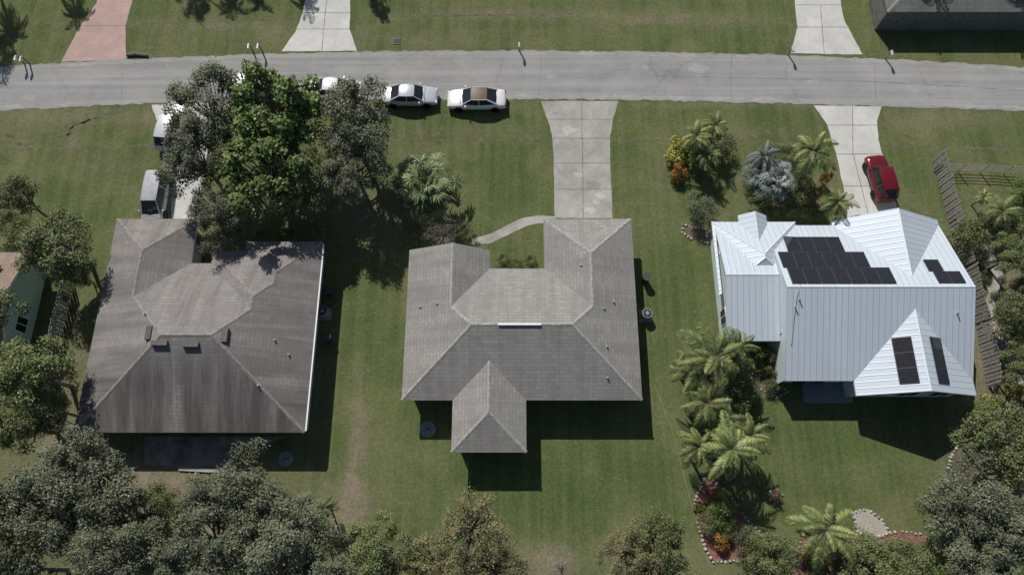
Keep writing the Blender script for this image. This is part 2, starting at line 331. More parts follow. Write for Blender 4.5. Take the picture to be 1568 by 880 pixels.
def walls(comps,outline,mat,parent,name='walls'):
    vs=[];fs=[]
    for i in range(len(outline)):
        a=Vector(outline[i]);b=Vector(outline[(i+1)%len(outline)]); n=max(1,int((b-a).length/.25))
        for k in range(n):
            p=a.lerp(b,k/n);q=a.lerp(b,(k+1)/n); hp=hfun(comps,p.x,p.y);hq=hfun(comps,q.x,q.y)
            zp=(hp[0] if hp else 2.6)-.2;zq=(hq[0] if hq else 2.6)-.2; j=len(vs); vs+=[(p.x,p.y,0),(q.x,q.y,0),(q.x,q.y,zq),(p.x,p.y,zp)]; fs.append((j,j+1,j+2,j+3))
    mk(name,vs,fs,mat,parent)
def window(p,axis,wd,z0,z1,sgn,parent,name='window',mat=GLASS):
    x,y=p; h=z1-z0; zc=(z0+z1)/2
    if axis=='x':
        box(name+'_frame',(x+sgn*.03,y,zc),(.06,wd+.16,h+.16),WHITE,parent); box(name+'_pane',(x+sgn*.05,y,zc),(.05,wd,h),mat,parent)
        box(name+'_mullion',(x+sgn*.07,y,zc),(.05,.05,h),WHITE,parent)
    else:
        box(name+'_frame',(x,y+sgn*.03,zc),(wd+.16,.06,h+.16),WHITE,parent); box(name+'_pane',(x,y+sgn*.05,zc),(wd,.05,h),mat,parent)
        box(name+'_mullion',(x,y+sgn*.07,zc),(.05,.05,h),WHITE,parent)
def vent(comps,x,y,r,h,mat,parent,name='vent_pipe'):
    z=hfun(comps,x,y)[0]; cyl(name,(x,y,z+h/2-.03),r,h,mat,parent)
    cyl(name+'_collar',(x,y,z+.02),r*1.8,.05,mat,parent,r2=r*1.2)
def boxvent(comps,x,y,parent,wd=.9,dp=.35,mat=SH1):
    z=hfun(comps,x,y)[0]; o=box('attic_vent',(x,y,z+.08),(wd,dp,.2),mat,parent,bev=.03)
CAP1=simple('cap_brown',(.225,.205,.19),.9,0,.3,5); CAP2=simple('cap_grey',(.30,.29,.27),.9,0,.3,5)
h1=empty('shingle_roof_house',(0,0,0)); C1=[comp(-31.3,-14.82,6.1,19),comp(-31.3,-24.9,6.1,22.76),comp(-23.3,-14.82,6.1,19.97),comp(-20.8,-14.82,6.1,20.8)]
roof(C1,SH1,CAP1,WHITE,h1,.12)
o=.5; walls(C1,[(-31.3+o,6.1+o),(-14.82-o,6.1+o),(-14.82-o,20.8-o),(-20.8+o,20.8-o),(-20.8+o,18.9),(-24.9-o,18.9),(-24.9-o,22.76-o),(-31.3+o,22.76-o)],WALLW,h1)
for y in (9,13.2,17.5): window((-15.32,y),'x',1.3,1,2.1,1,h1)
for x in (-29,-18): window((x,6.6),'y',1.6,.9,2.1,-1,h1)
window((-23.5,6.6),'y',2.6,.05,2.1,-1,h1,'sliding_door'); window((-28.1,22.26),'y',4.6,.05,2.1,1,h1,'garage_door',WHITE); window((-17.8,20.3),'y',1.8,.9,2.1,1,h1)
PVC=simple('pvc_pipe',(.36,.36,.35),.6)
for x,y in [(-26.6,14.3),(-18.0,9.2),(-17.3,12.6),(-16.3,11.6)]: vent(C1,x,y,.055,.25,PVC,h1)
DK=simple('vent_dark',(.12,.112,.105),.8)
for x,y in [(-24.9,12.0),(-22.7,11.9)]: boxvent(C1,x,y,h1,1.15,.4,DK)
b=box('attic_vent',(-20.4,12.6,hfun(C1,-20.4,12.6)[0]+.08),(.4,1.0,.22),DK,h1)
b=box('attic_vent',(-25.9,12.8,hfun(C1,-25.9,12.8)[0]+.08),(.4,1.0,.22),SH1,h1)
strip('gutter',[(-14.75,6.2),(-14.75,20.6)],.12,2.55,WHITE,0,True,h1)
h2=empty('shingle_roof_house',(0,0,0)); C2=[comp(-8,9.43,8.4,18.56),comp(2.5,9.43,8.4,22.76),comp(-8,-1.72,8.4,20.1,E=.53,N=0),comp(-4.3,1.02,4.71,13.4,N=0)]
roof(C2,SH2,CAP2,WHITE,h2,.12)
walls(C2,[(-8+o,8.4+o),(-4.3+.4,8.4+o),(-4.3+.4,5.1),(1.02-.4,5.1),(1.02-.4,8.4+o),(9.43-o,8.4+o),(9.43-o,22.76-o),(2.5+o,22.76-o),(2.5+o,18.1),(-1.72-o,18.1),(-1.72-o,20.1-o),(-8+o,20.1-o)],WALLW,h2)
z=hfun(C2,.7,13.48)[0]; box('ridge_vent',(.55,13.48,z+.06),(3.1,.16,.09),WHITE,h2)
for x,y in [(-6.9,15.3),(6.9,12.1),(5.2,18.4),(6.8,15.0),(6.9,9.9),(-5.6,15.4),(7.6,15.6)]: vent(C2,x,y,.055,.22,PVC,h2)
window((8.93,20),'x',1.2,1,2.1,1,h2); window((8.93,12),'x',1.2,1,2.1,1,h2); window((-1.7,5.1),'y',2.4,.05,2.1,-1,h2,'sliding_door'); window((5.6,8.9),'y',1.8,.9,2.1,-1,h2); window((-6,8.9),'y',1.4,.9,2.1,-1,h2)
window((5.9,22.26),'y',4.8,.05,2.1,1,h2,'garage_door',WHITE); window((-4.8,19.6),'y',1.8,.9,2.1,1,h2); window((1,18.1),'y',.95,.05,2.1,1,h2,'front_door',simple('door_paint',(.12,.07,.05)))
h3=empty('metal_roof_house',(0,0,0))
C3=[comp(20,33.7,9.8,22.2,W=0,E=0,Sn=.39,N=.417),comp(25.3,33.7,16.5,22.7,W=.5,E=.5,Sn=0,N=0),comp(25,33.7,8.7,16,W=.44,E=.44,Sn=0,N=0),
    comp(16,20.3,12.8,22.3,W=0,E=0,Sn=.30,N=.30),comp(15.8,22.4,16.4,22.5,W=.45,E=.45,Sn=.6,N=.45),comp(17.9,20.1,20,23.0,z=2.75,W=.7,E=.7,Sn=0,N=0)]
roof(C3,METAL,METCAP,METCAP,h3,capw=.08,fh=.16)
walls(C3,[(16.35,13.3),(20.4,13.3),(20.4,10.2),(25.4,10.2),(25.4,9.1),(33.3,9.1),(33.3,22.1),(25.7,22.1),(25.7,21.8),(22,21.8),(16.35,21.9)],WALLT,h3)
walls(C3,[(20.02,9.9),(20.02,16.2),(20.02,22.1),(20.06,22.1),(20.06,16.2),(20.06,9.9)],WALLT,h3,'gable_wall')
for x in (27,29.4,31.8): window((x,9.1),'y',1.3,.9,2.1,-1,h3)
for y in (15,20.6): window((16.35,y),'x',1.1,.9,2.0,-1,h3)
window((29.5,22.1),'y',4.8,.05,2.1,1,h3,'garage_door',WHITE); window((22.6,10.2),'y',2.4,.05,2.1,-1,h3,'sliding_door')
ALUD=simple('panel_frame',(.09,.09,.095),.4,.5)
def panel(comps,x0,x1,y0,y1):
    z=lambda x,y:hfun(comps,x,y)[0]+.10
    Q=[(x0,y0),(x1,y0),(x1,y1),(x0,y1)]
    top=[Vector((x,y,z(x,y))) for x,y in Q]; lo=[v-Vector((0,0,.05)) for v in top]
    mk('solar_panel_frame',top+lo,[(0,1,2,3),(4,7,6,5)]+[(i,i+4,(i+1)%4+4,(i+1)%4) for i in range(4)],ALUD,h3)
    e=.03; Q=[(x0+e,y0+e),(x1-e,y0+e),(x1-e,y1-e),(x0+e,y1-e)]; ob=mk('solar_panel',[Vector((x,y,z(x,y)+.006)) for x,y in Q],[(0,1,2,3)],PV,h3)
    uv=ob.data.uv_layers.new(name='UVMap')
    for i,q in enumerate(Q): uv.data[i].uv=(q[0]-x0,q[1]-y0)
for i in range(7): panel(C3,20.45+i*1.09,20.45+(i+1)*1.09-.03,16.5,17.95)
for i in range(6): panel(C3,20.2+i*1.09,20.2+(i+1)*1.09-.03,18.0,19.45)
for i in range(4): panel(C3,21.0+i*1.09,21.0+(i+1)*1.09-.03,19.5,20.95)
for i in range(2): panel(C3,31.15+i*1.0,31.15+(i+1)*1.0-.02,16.55,17.6)
panel(C3,30.9,32.0,17.65,18.7)
for i in range(3): panel(C3,27.6,28.75,9.35+i*1.12,9.35+(i+1)*1.12-.02)
for i in range(3): panel(C3,30.15,31.2,9.35+i*1.12,9.35+(i+1)*1.12-.02)
for x,y in [(20.6,14.8),(20.9,15.3),(32.4,14.4)]: vent(C3,x,y,.05,.35,PVC,h3)
cv=[];cf=[]; tube_pts=[(20.35,12.3),(20.5,14.0),(20.7,15.6),(21.0,16.4)]
sheet('patio',[(1228,586),(1305,586),(1306,617),(1230,617)],.03,simple('patio_slab',(.2,.21,.22)),0,parent=h3)
h4=empty('green_house',(0,0,0)); C4=[comp(-60,-37.5,11.3,19.9,W=.4,E=0,N=.4,Sn=.4)]
roof(C4,SH4,CAP1,WHITE,h4); walls(C4,[(-59,11.8),(-37.75,11.8),(-37.75,19.4),(-59,19.4)],WALLG,h4)
window((-37.75,14.4),'x',1.1,.9,2.0,1,h4)
panel_ok=hfun(C4,-39.5,18)[0]
box('solar_panel',(-39.6,18.0,panel_ok+.1),(1.5,1.0,.05),PV,h4)
DWALL=simple('dark_siding',(.13,.14,.125),.9,0,.3)
h5=empty('street_house',(0,0,0)); x0,y0=P(1358,20,2.4); C5=[comp(x0,x0+24,y0,y0+9,z=2.5,W=.25,E=.25,Sn=.25,N=.25)]
roof(C5,shingle('shingle_dark',(.15,.155,.14),(.11,.12,.10),.6),CAP1,DWALL,h5); walls(C5,[(x0+.1,y0+.1),(x0+23.5,y0+.1),(x0+23.5,y0+8.5),(x0+.1,y0+8.5)],DWALL,h5)
p=empty('back_patio'); sheet('slab',[(222,668),(440,668),(362,695),(360,716),(222,712)],.03,simple('shaded_patio_concrete',(.2,.19,.17),.9,0,.4,1),.02,parent=p)  # slab colour darkened to paint in the shade over the patio
A=P(275,717);B=P(350,721); box('step',((A[0]+B[0])/2,(A[1]+B[1])/2,.08),(math.dist(A,B),.3,.14),CONC,p,math.atan2(B[1]-A[1],B[0]-A[0]))
ACM=simple('ac_grey',(.24,.25,.25),.6)
def ac(x,y,name='air_conditioner'):
    X,Y=P(x,y); e=empty(name,(X,Y,0)); box('pad',(0,0,.05),(1.0,1.0,.1),STAIN,e); cyl('case',(0,0,.5),.4,.8,ACM,e,n=24)
    cyl('fan_guard',(0,0,.91),.34,.02,DARK,e); cyl('hub',(0,0,.93),.12,.03,ALU,e)
    for i in range(8):
        b=box('guard_bar',(.17*math.cos(i*math.pi/4),.17*math.sin(i*math.pi/4),.94),(.33,.02,.015),ALU,e,i*math.pi/4)
for a in [(498,481),(988,484),(1108,478)]: ac(*a)
LG=simple('lid_grey',(.2,.22,.22),.7); LB=simple('lid_blue',(.15,.18,.2),.6)
def lid(x,y,r):
    X,Y=P(x,y); e=empty('septic_lid',(X,Y,0)); cyl('rim',(0,0,.05),r,.1,LG,e,n=32); cyl('cover',(0,0,.12),r*.8,.05,LB,e,r2=r*.7,n=32); box('handle',(0,0,.17),(.3,.06,.05),DARK,e)
lid(655,657,.6); lid(438,702,.55)
X_,Y_=P(608,64); e=empty('storm_drain',(X_,Y_,0)); box('frame',(0,0,.03),(.62,.62,.06),STAIN,e)
for i in range(6): box('grate',(-.25+i*.1,0,.07),(.06,.52,.03),DARK,e)
# ---------------- mailboxes
FLAG=simple('flag_red',(.5,.03,.03)); MB=simple('mailbox_paint',(.42,.42,.41),.5)
def mailbox(x,y,flip=1,name='mailbox'):
    X,Y=P(x,y); e=empty(name,(X,Y,0)); box('post',(0,0,.55),(.1,.1,1.1),WOOD,e); box('arm',(0,-.2*flip,1.0),(.08,.6,.08),WOOD,e)
    n=10; vs=[];L=.5
    for yy in(-L/2,L/2): vs+=[(-.09,yy,0),(.09,yy,0)]+[(.09*math.cos(a),yy,.12+.09*math.sin(a)) for a in np.linspace(0,math.pi,n)]
    k=n+2; fs=[(i,(i+1)%k,k+(i+1)%k,k+i) for i in range(k)]+[tuple(range(k))[::-1],tuple(range(k,2*k))]
    o=mk('box',vs,fs,MB if x>420 else WHITE,e); o.location=(0,-.3*flip,1.05); box('flag',(.12,-.25*flip,1.28),(.02,.05,.18),FLAG,e)
for a in [(388,80),(402,80),(795,78),(1206,84),(1355,90),(38,98),(46,99)]: mailbox(*a)
Xl,Yl=P(212,86)
def tube(vs,fs,pts,radii,n=7):
    base=len(vs)
    for i,p in enumerate(pts):
        d=(pts[min(i+1,len(pts)-1)]-pts[max(i-1,0)]).normalized(); a=d.orthogonal().normalized(); b=d.cross(a)
        for k in range(n): t=2*math.pi*k/n; vs.append(tuple(p+(a*math.cos(t)+b*math.sin(t))*radii[i]))
    for i in range(len(pts)-1):
        for k in range(n): fs.append((base+i*n+k,base+i*n+(k+1)%n,base+(i+1)*n+(k+1)%n,base+(i+1)*n+k))
tube(cv,cf,[Vector((x,y,hfun(C3,x,y)[0]+.06)) for x,y in tube_pts],[.035]*4,6); mk('conduit',cv,cf,PVC,h3)
vs=[];fs=[]; tube(vs,fs,[Vector((-1,0,.15)),Vector((-.2,.1,.16)),Vector((.9,-.05,.14))],[.13,.15,.1]); tube(vs,fs,[Vector((-.2,.1,.16)),Vector((-.7,.4,.3))],[.06,.03]); o=mk('fallen_log',vs,fs,BARK); o.location=(Xl,Yl,0)
# ---------------- cars
LC=simple('lamp_clear',(.6,.62,.65),.1); LR=simple('lamp_red',(.35,.01,.01),.2)
def car(name,x,y,ang,L=4.8,W=1.84,color=(.6,.6,.6),roofc=None,kind='sedan'):
    X,Y=P(x,y,.6); e=empty(name,(X,Y,0)); e.rotation_euler=(0,0,ang)
    paint=simple(name+'_paint',color,.25,.15,.03,coat=.8); rp=simple(name+'_roof_paint',roofc,.5,0,.15) if roofc else paint
    w=W/2
    if kind=='sedan': st=[(-.5,.74,.60),(-.49,.84,.78),(-.455,.91,.90),(-.36,.97,.96),(-.2,1,.96),(0,1,.94),(.18,1,.95),(.27,.99,.93),(.38,.95,.86),(.455,.88,.76),(.488,.8,.66),(.5,.7,.52)]; G=(.235,.085,-.17,-.345,.95,1.42)
    elif kind=='van': st=[(-.5,.86,.9),(-.49,.93,1.0),(-.45,.97,1.03),(-.3,1,1.03),(0,1,1.02),(.2,1,1.02),(.3,.98,1.0),(.4,.93,.9),(.46,.87,.78),(.49,.78,.68),(.5,.7,.55)]; G=(.33,.15,-.40,-.485,1.0,1.7)
    else: st=[(-.5,.86,.85),(-.49,.93,.98),(-.45,.97,1.02),(-.3,1,1.02),(0,1,1.0),(.2,1,1.02),(.3,.98,1.0),(.4,.95,.96),(.46,.9,.88),(.49,.82,.75),(.5,.74,.6)]; G=(.22,.10,-.36,-.46,1.0,1.68)
    vs=[];n=11
    for fx,fw,zt in st:
        a=fw*w
        prof=[(-a*.9,.24),(-a*.99,.42),(-a,.62*min(1,zt/.85)),(-a*.965,zt-.10),(-a*.87,zt-.015),(0,zt+.035),(a*.87,zt-.015),(a*.965,zt-.10),(a,.62*min(1,zt/.85)),(a*.99,.42),(a*.9,.24)]
        vs+=[(fx*L,p,q) for p,q in prof]
    fs=[]
    for i in range(len(st)-1):
        for k in range(n): fs.append((i*n+k,i*n+(k+1)%n,(i+1)*n+(k+1)%n,(i+1)*n+k))
    fs+=[tuple(range(n)),tuple(range((len(st)-1)*n,len(st)*n))[::-1]]
    o=mk('body',vs,fs,paint,e,smooth=True); sm=o.modifiers.new('s','SUBSURF'); sm.levels=2; sm.render_levels=2
    bm=bmesh.new(); bm.from_mesh(o.data); bmesh.ops.recalc_face_normals(bm,faces=bm.faces); bm.to_mesh(o.data); bm.free()
    a,b,c,d,z0,z1=G; a*=L;b*=L;c*=L;d*=L; wb=w*.88; wr=w*.68; m=(b+c)/2
    z0-=.04
    gv=[(a,-wb*.9,z0),(a,wb*.9,z0),(b,-wr*.95,z1),(b,wr*.95,z1),(m,-wr,z1+.03),(m,wr,z1+.03),(c,-wr*.94,z1-.01),(c,wr*.94,z1-.01),(d,-wb*.88,z0),(d,wb*.88,z0),(m,-wb,z0),(m,wb,z0),(a+.12,0,z0),(d-.1,0,z0)]
    gf=[(0,12,1,3,2),(2,3,5,4),(4,5,7,6),(6,7,9,13,8),(0,2,4,10),(10,4,6,8),(1,11,5,3),(11,9,7,5)]
    mk('glass',gv,gf,GLASS,e)
    rv=[]
    for fx,ww,dz in [(b+.05,.93,-.02),(b-.1,.99,.025),(m,1.02,.055),(c+.1,.98,.02),(c-.05,.92,-.02)]: rv+=[(fx,-wr*ww,z1+dz-.02),(fx,-wr*ww*.8,z1+dz+.012),(fx,0,z1+dz+.03),(fx,wr*ww*.8,z1+dz+.012),(fx,wr*ww,z1+dz-.02)]
    mk('roof',rv,[(i*5+k,i*5+k+1,(i+1)*5+k+1,(i+1)*5+k) for i in range(4) for k in range(4)],rp,e,smooth=True)
    pv=[];pf=[]; V_=Vector
    for s in(-1,1):
        tube(pv,pf,[V_((a,s*wb*.9,z0)),V_((b,s*wr*.96,z1))],[.045,.04],6); tube(pv,pf,[V_((d,s*wb*.89,z0)),V_((c,s*wr*.95,z1))],[.09,.07],6)
        tube(pv,pf,[V_((m,s*wb*1.0,z0)),V_((m,s*wr*1.01,z1+.02))],[.035,.035],6); tube(pv,pf,[V_((b,s*wr*.96,z1)),V_((m,s*wr*1.01,z1+.02)),V_((c,s*wr*.95,z1))],[.035,.04,.035],6)
        if kind!='sedan': k=(m+c)/2; tube(pv,pf,[V_((k,s*wb*.97,z0)),V_((k,s*wr*.98,z1))],[.05,.05],6)
    mk('pillars',pv,pf,paint,e)
    for sx in(-.305,.3):
        for s in(-1,1):
            cyl('wheel',(sx*L,s*(w-.12),.32),.33,.22,RUB,e,rot=(math.pi/2,0,0),n=24); cyl('hub',(sx*L,s*(w-.015),.32),.2,.04,ALU,e,rot=(math.pi/2,0,0))
            cyl('wheel_arch',(sx*L,s*(w-.06),.36),.39,.13,DARK,e,rot=(math.pi/2,0,0),n=24)
    for s in(-1,1):
        box('headlight',(L*.475,s*w*.66,.64),(.16,.34,.13),LC,e,s*-.25,.03); box('taillight',(-L*.485,s*w*.68,.76),(.09,.32,.15),LR,e,0,.03)
        box('mirror',(a-.25,s*(w+.06),z0+.06),(.12,.2,.13),paint,e,0,.03)
        for q in (.02*L,-.2*L): box('door_line',(q,s*(w*.985),.74),(.02,.03,.34),DARK,e)
    tube(q:=[],qf:=[],[V_((a+.1,-wb*.5,z0+.05)),V_((a+.02,wb*.1,z0+.07))],[.015,.015],5); mk('wiper',q,qf,RUB,e)
    mk('hood_line',[(a+.16,-w*.8,z0+.052),(a+.19,-w*.8,z0+.05),(a+.21,w*.8,z0+.05),(a+.18,w*.8,z0+.052)],[(0,1,2,3)],DARK,e)
    return e
def ang(p,q): a=P(*p);b=P(*q); return math.atan2(b[1]-a[1],b[0]-a[0])
car('silver_sedan',628,147,0,4.85,1.85,(.50,.52,.54))
car('white_sedan',730,152,math.pi,5.2,1.95,(.72,.72,.70),(.15,.11,.08))
car('red_hatchback',1348,273,ang((1357,306),(1337,240)),4.3,1.8,(.13,.008,.012),kind='suv')
car('minivan',239,303,ang((246,272),(236,330)),4.9,1.85,(.40,.41,.43),(.36,.37,.39),'van')
car('silver_suv',263,193,math.radians(84),4.8,1.9,(.55,.56,.57),kind='suv')
car('white_car',512,137,.0,4.8,1.85,(.72,.72,.7)); car('white_van',392,133,.05,4.8,1.9,(.7,.7,.7),kind='van')
# ---------------- vegetation
def set_attr(me,name,arr):
    at=me.attributes.new(name,'FLOAT','FACE'); at.data.foreach_set('value',np.asarray(arr,dtype=np.float32))
def unit(n,rng):
    v=rng.normal(size=(n,3)); return v/np.linalg.norm(v,axis=1,keepdims=True)
def leafquads(pos,nor,size,asp,rng):
    n=len(pos); nor=nor/np.linalg.norm(nor,axis=1,keepdims=True); t=np.cross(nor,unit(n,rng)); t/=np.linalg.norm(t,axis=1,keepdims=True)+1e-9; b=np.cross(nor,t)
    sl=size[:,None]; ws=sl*asp
    return np.stack([pos-t*sl*.5,pos+b*ws*.5-t*sl*.05,pos+t*sl*.5,pos-b*ws*.5-t*sl*.05],1).reshape(-1,3)
def build(name,woodv,woodf,leafv,tone,rnd,mats):
    nl=len(leafv)//4; k=len(woodv); vs=np.concatenate([np.array(woodv).reshape(-1,3),leafv]) if k else leafv
    me=bpy.data.meshes.new(name); lf=(np.arange(nl*4).reshape(-1,4)+k)
    nw=len(woodf); me.vertices.add(len(vs)); me.vertices.foreach_set('co',vs.astype(np.float32).ravel())
    wf=np.array(woodf,dtype=np.int32).reshape(-1,4); F_=np.concatenate([wf,lf]).astype(np.int32)
    me.loops.add(F_.size); me.loops.foreach_set('vertex_index',F_.ravel()); me.polygons.add(len(F_)); me.polygons.foreach_set('loop_start',np.arange(0,F_.size,4,dtype=np.int32))
    mi=np.zeros(len(F_),dtype=np.int32); mi[:nw]=1
    for m in mats: me.materials.append(m)
    me.update(calc_edges=True); me.polygons.foreach_set('material_index',mi)
    set_attr(me,'tone',np.concatenate([np.zeros(nw),tone])); set_attr(me,'rnd',np.concatenate([np.zeros(nw),rnd])); me.validate(); return me
def crown(name,mat,seed,R=4.,rz=2.6,zc=5.6,ncl=46,leaves=16000,ls=.2,asp=.55,cr=(.2,.34),gap=0,bush=False,twig=0):
    rng=np.random.default_rng(seed); wv=[];wf=[]
    d=unit(ncl*3,rng); d=d[d[:,2]>(-.35 if not bush else -.1)][:ncl]; n=len(d)
    lob=1+.16*np.sin(3*np.arctan2(d[:,1],d[:,0])+seed)+.1*np.sin(5*np.arctan2(d[:,1],d[:,0])+2*seed)
    rad=rng.uniform(.35,.86,n)**.7*lob; cen=d*rad[:,None]*np.array([R,R,rz]); cen[:,2]+=zc; crs=rng.uniform(*cr,n)*R
    if not bush:
        rnd=random.Random(seed); th=zc-rz*.75; lean=Vector((rnd.uniform(-.3,.3),rnd.uniform(-.3,.3),0))
        tube(wv,wf,[Vector((0,0,-.1)),Vector((0,0,.3)),lean*.4+Vector((0,0,th*.55)),lean+Vector((0,0,th)),lean+Vector((0,0,zc))],[.34,.24,.2,.17,.08],9)
        for c in cen[::2 if not twig else 1]:
            c=Vector(c); s=lean+Vector((0,0,th*rnd.uniform(.75,1.15))); m=s.lerp(c,.5)+Vector((rnd.uniform(-.3,.3),rnd.uniform(-.3,.3),-.25))
            tube(wv,wf,[s,m,c],[.1,.06,.025],5)
            for _ in range(twig): 
                q=c+Vector(tuple(unit(1,rng)[0]))*R*.25; q.z+=.2; tube(wv,wf,[m.lerp(c,.6),q],[.03,.01],4)
    per=rng.multinomial(leaves,crs**2/np.sum(crs**2)); ci=np.repeat(np.arange(n),per); N=len(ci)
    dd=unit(N,rng); dd[:,2]=np.where(dd[:,2]<-.3,-dd[:,2],dd[:,2]); r=crs[ci]*rng.uniform(.35,1.15,N)**.6*(1+.22*np.sin(7*dd[:,0]+5*dd[:,1]*3+ci))
    pos=cen[ci]+dd*r[:,None]*np.array([1,1,.8]); 
    if gap: keep=rng.random(N)>gap*(np.sin(pos[:,0]*2.3+seed)*np.sin(pos[:,1]*2.1)*.5+.5); pos=pos[keep];dd=dd[keep];ci=ci[keep];N=len(ci)
    pos[:,2]=np.maximum(pos[:,2],.06)
    nor=dd*.7+np.array([0,0,.55])+unit(N,rng)*.75; size=ls*rng.uniform(.55,1.45,N)
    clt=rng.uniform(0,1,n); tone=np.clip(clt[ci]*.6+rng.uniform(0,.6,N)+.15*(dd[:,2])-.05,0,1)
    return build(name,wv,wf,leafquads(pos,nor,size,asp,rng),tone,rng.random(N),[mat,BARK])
def palm(name,mat,seed,hgt=5.,nf=20,L=2.7,up=1.1,leaf=.62,thick=.14):
    rng=random.Random(seed); wv=[];wf=[]; lv=[];tn=[];rn=[]
    lean=Vector((rng.uniform(-.4,.4),rng.uniform(-.4,.4),0))
    tube(wv,wf,[Vector((0,0,-.1)),Vector((0,0,.4)),lean*.4+Vector((0,0,hgt*.5)),lean+Vector((0,0,hgt))],[thick*1.7,thick*1.15,thick,thick*.9],9)
    topp=lean+Vector((0,0,hgt))
    for i in range(nf):
        az=i*2.399+rng.uniform(-.35,.35); k=i/nf; el=up-k*1.5+rng.uniform(-.2,.2); LL=L*rng.uniform(.72,1.1)*(1 if k>.15 else .7); p=topp.copy(); pts=[p.copy()]; n=16; tone=rng.uniform(.05,.95); bend=rng.uniform(-.05,.05)
        for j in range(n):
            d=Vector((math.cos(az)*math.cos(el),math.sin(az)*math.cos(el),math.sin(el))); p=p+d*LL/n; pts.append(p.copy()); el-=.085+.05*k; az+=bend
        tube(wv,wf,pts,[.04*(1-j/(n+2)) for j in range(n+1)],3)
        for j in range(2,n*2+1):
            f=j/(n*2); a=pts[int(j/2)]; b=pts[min(int(j/2)+1,n)]; q=a.lerp(b,(j%2)*.5); d=(pts[min(int(j/2)+1,n)]-pts[max(int(j/2)-1,0)]).normalized(); side=d.cross(Vector((0,0,1))).normalized(); upv=side.cross(d)
            ll=leaf*LL/2.7*math.sin(math.pi*min(1,.12+f*.86))**.55*rng.uniform(.8,1.1)
            for s in(-1,1):
                dr=(side*s+d*.55-Vector((0,0,.38+rng.uniform(0,.35)))+upv*.1).normalized(); wv_=d*.045
                e1=q+dr*ll*.55; e2=q+dr*ll-Vector((0,0,.12*ll))
                lv+=[q-wv_,e1-wv_*.9,e2,e1+wv_*.9]; tn.append(min(1,max(0,tone+rng.uniform(-.25,.25)))); rn.append(rng.random() if tone<.8 else rng.uniform(.6,1))
    return build(name,wv,wf,np.array([tuple(v) for v in lv]),np.array(tn),np.array(rn),[mat,BARK])
def fanpalm(name,mat,seed,hgt=2.2,nf=34,pet=1.55,fr=.72):
    rng=random.Random(seed); wv=[];wf=[]; lv=[];tn=[];rn=[]
    tube(wv,wf,[Vector((0,0,-.1)),Vector((0,0,hgt*.5)),Vector((0,0,hgt))],[.28,.22,.2],9)
    for i in range(nf):
        az=i*2.399+rng.uniform(-.3,.3); k=i/nf; el=1.35-k*1.9; pl=pet*(.45+.62*math.sqrt(k))*rng.uniform(.8,1.12); o=Vector((0,0,hgt)); d=Vector((math.cos(az)*math.cos(el),math.sin(az)*math.cos(el),math.sin(el)))
        m=o+d*pl*.6; e=o+d*pl-Vector((0,0,.15*pl)); tube(wv,wf,[o,m,e],[.025,.02,.015],3); d2=(e-m).normalized(); side=d2.cross(Vector((0,0,1)))
        side=side.normalized() if side.length>.1 else Vector((1,0,0)); tone=rng.uniform(.0,1.); ns=16; n=side.cross(d2).normalized()
        for j in range(ns):
            a=-1.9+3.8*j/(ns-1); rr=fr*rng.uniform(.8,1.15)*(1-.18*abs(a)/2); dr=(d2*math.cos(a)+side*math.sin(a)); wd=dr.cross(n).normalized()*.05
            fold=n*(.05 if j%2 else -.03)
            e1=e+dr*rr*.55; e2=e+dr*rr-Vector((0,0,.35*rr)); lv+=[e,e1-wd+fold,e2,e1+wd+n*.02]; tn.append(min(1,max(0,tone+rng.uniform(-.3,.3)))); rn.append(rng.random())
    return build(name,wv,wf,np.array([tuple(v) for v in lv]),np.array(tn),np.array(rn),[mat,BARK])
FG=foliage('foliage_grey',(.055,.066,.034),(.168,.182,.112)); FB=foliage('foliage_bright',(.045,.072,.018),(.145,.20,.052)); FM=foliage('foliage_green',(.048,.07,.024),(.150,.18,.066),(.21,.20,.09))
FY=foliage('foliage_yellowing',(.085,.09,.038),(.21,.195,.09),(.23,.165,.09)); FP=foliage('frond_green',(.055,.09,.022),(.195,.25,.07),(.29,.27,.11)); FS=foliage('frond_silver',(.12,.145,.13),(.27,.31,.30)); FF=foliage('frond_fan',(.045,.08,.025),(.17,.215,.085),(.26,.27,.15))
FO=foliage('croton_orange',(.20,.07,.02),(.36,.18,.05),(.10,.12,.03)); FYL=foliage('croton_yellow',(.14,.16,.03),(.42,.37,.07),(.10,.14,.03)); FD=foliage('foliage_dry',(.13,.11,.085),(.24,.21,.17))
K={}
K['grey']=[crown('crown_g%d'%i,FG,10+i,ncl=85,leaves=22000,ls=.18,asp=.55,cr=(.11,.23),gap=.5) for i in range(3)]
K['bright']=[crown('crown_b%d'%i,FB,20+i,ncl=80,leaves=14000,ls=.28,asp=.6,cr=(.10,.19),gap=.4) for i in range(2)]
K['mid']=[crown('crown_m%d'%i,FM,30+i,ncl=60,leaves=13000,ls=.22,cr=(.14,.26),gap=.5) for i in range(3)]
K['yellow']=[crown('crown_y%d'%i,FY,40+i,ncl=65,leaves=8500,ls=.2,cr=(.12,.24),gap=.8,twig=2) for i in range(2)]
K['dry']=[crown('crown_d',FD,50,ncl=40,leaves=1500,ls=.12,cr=(.2,.3),twig=3)]
def bushk(m,s,n=4500,ls=.28): return crown('bush',m,s,rz=2.6,zc=1.2,ncl=30,leaves=n,ls=ls,cr=(.2,.36),bush=True,gap=.3)
K['shrub']=[bushk(FM,60),bushk(FM,61)]; K['shrub_bright']=[bushk(FB,62)]; K['shrub_grey']=[bushk(FG,63,6500,.22)]; K['orange']=[bushk(FO,64,2500,.5)]; K['ylw']=[bushk(FYL,65,2500,.5)]
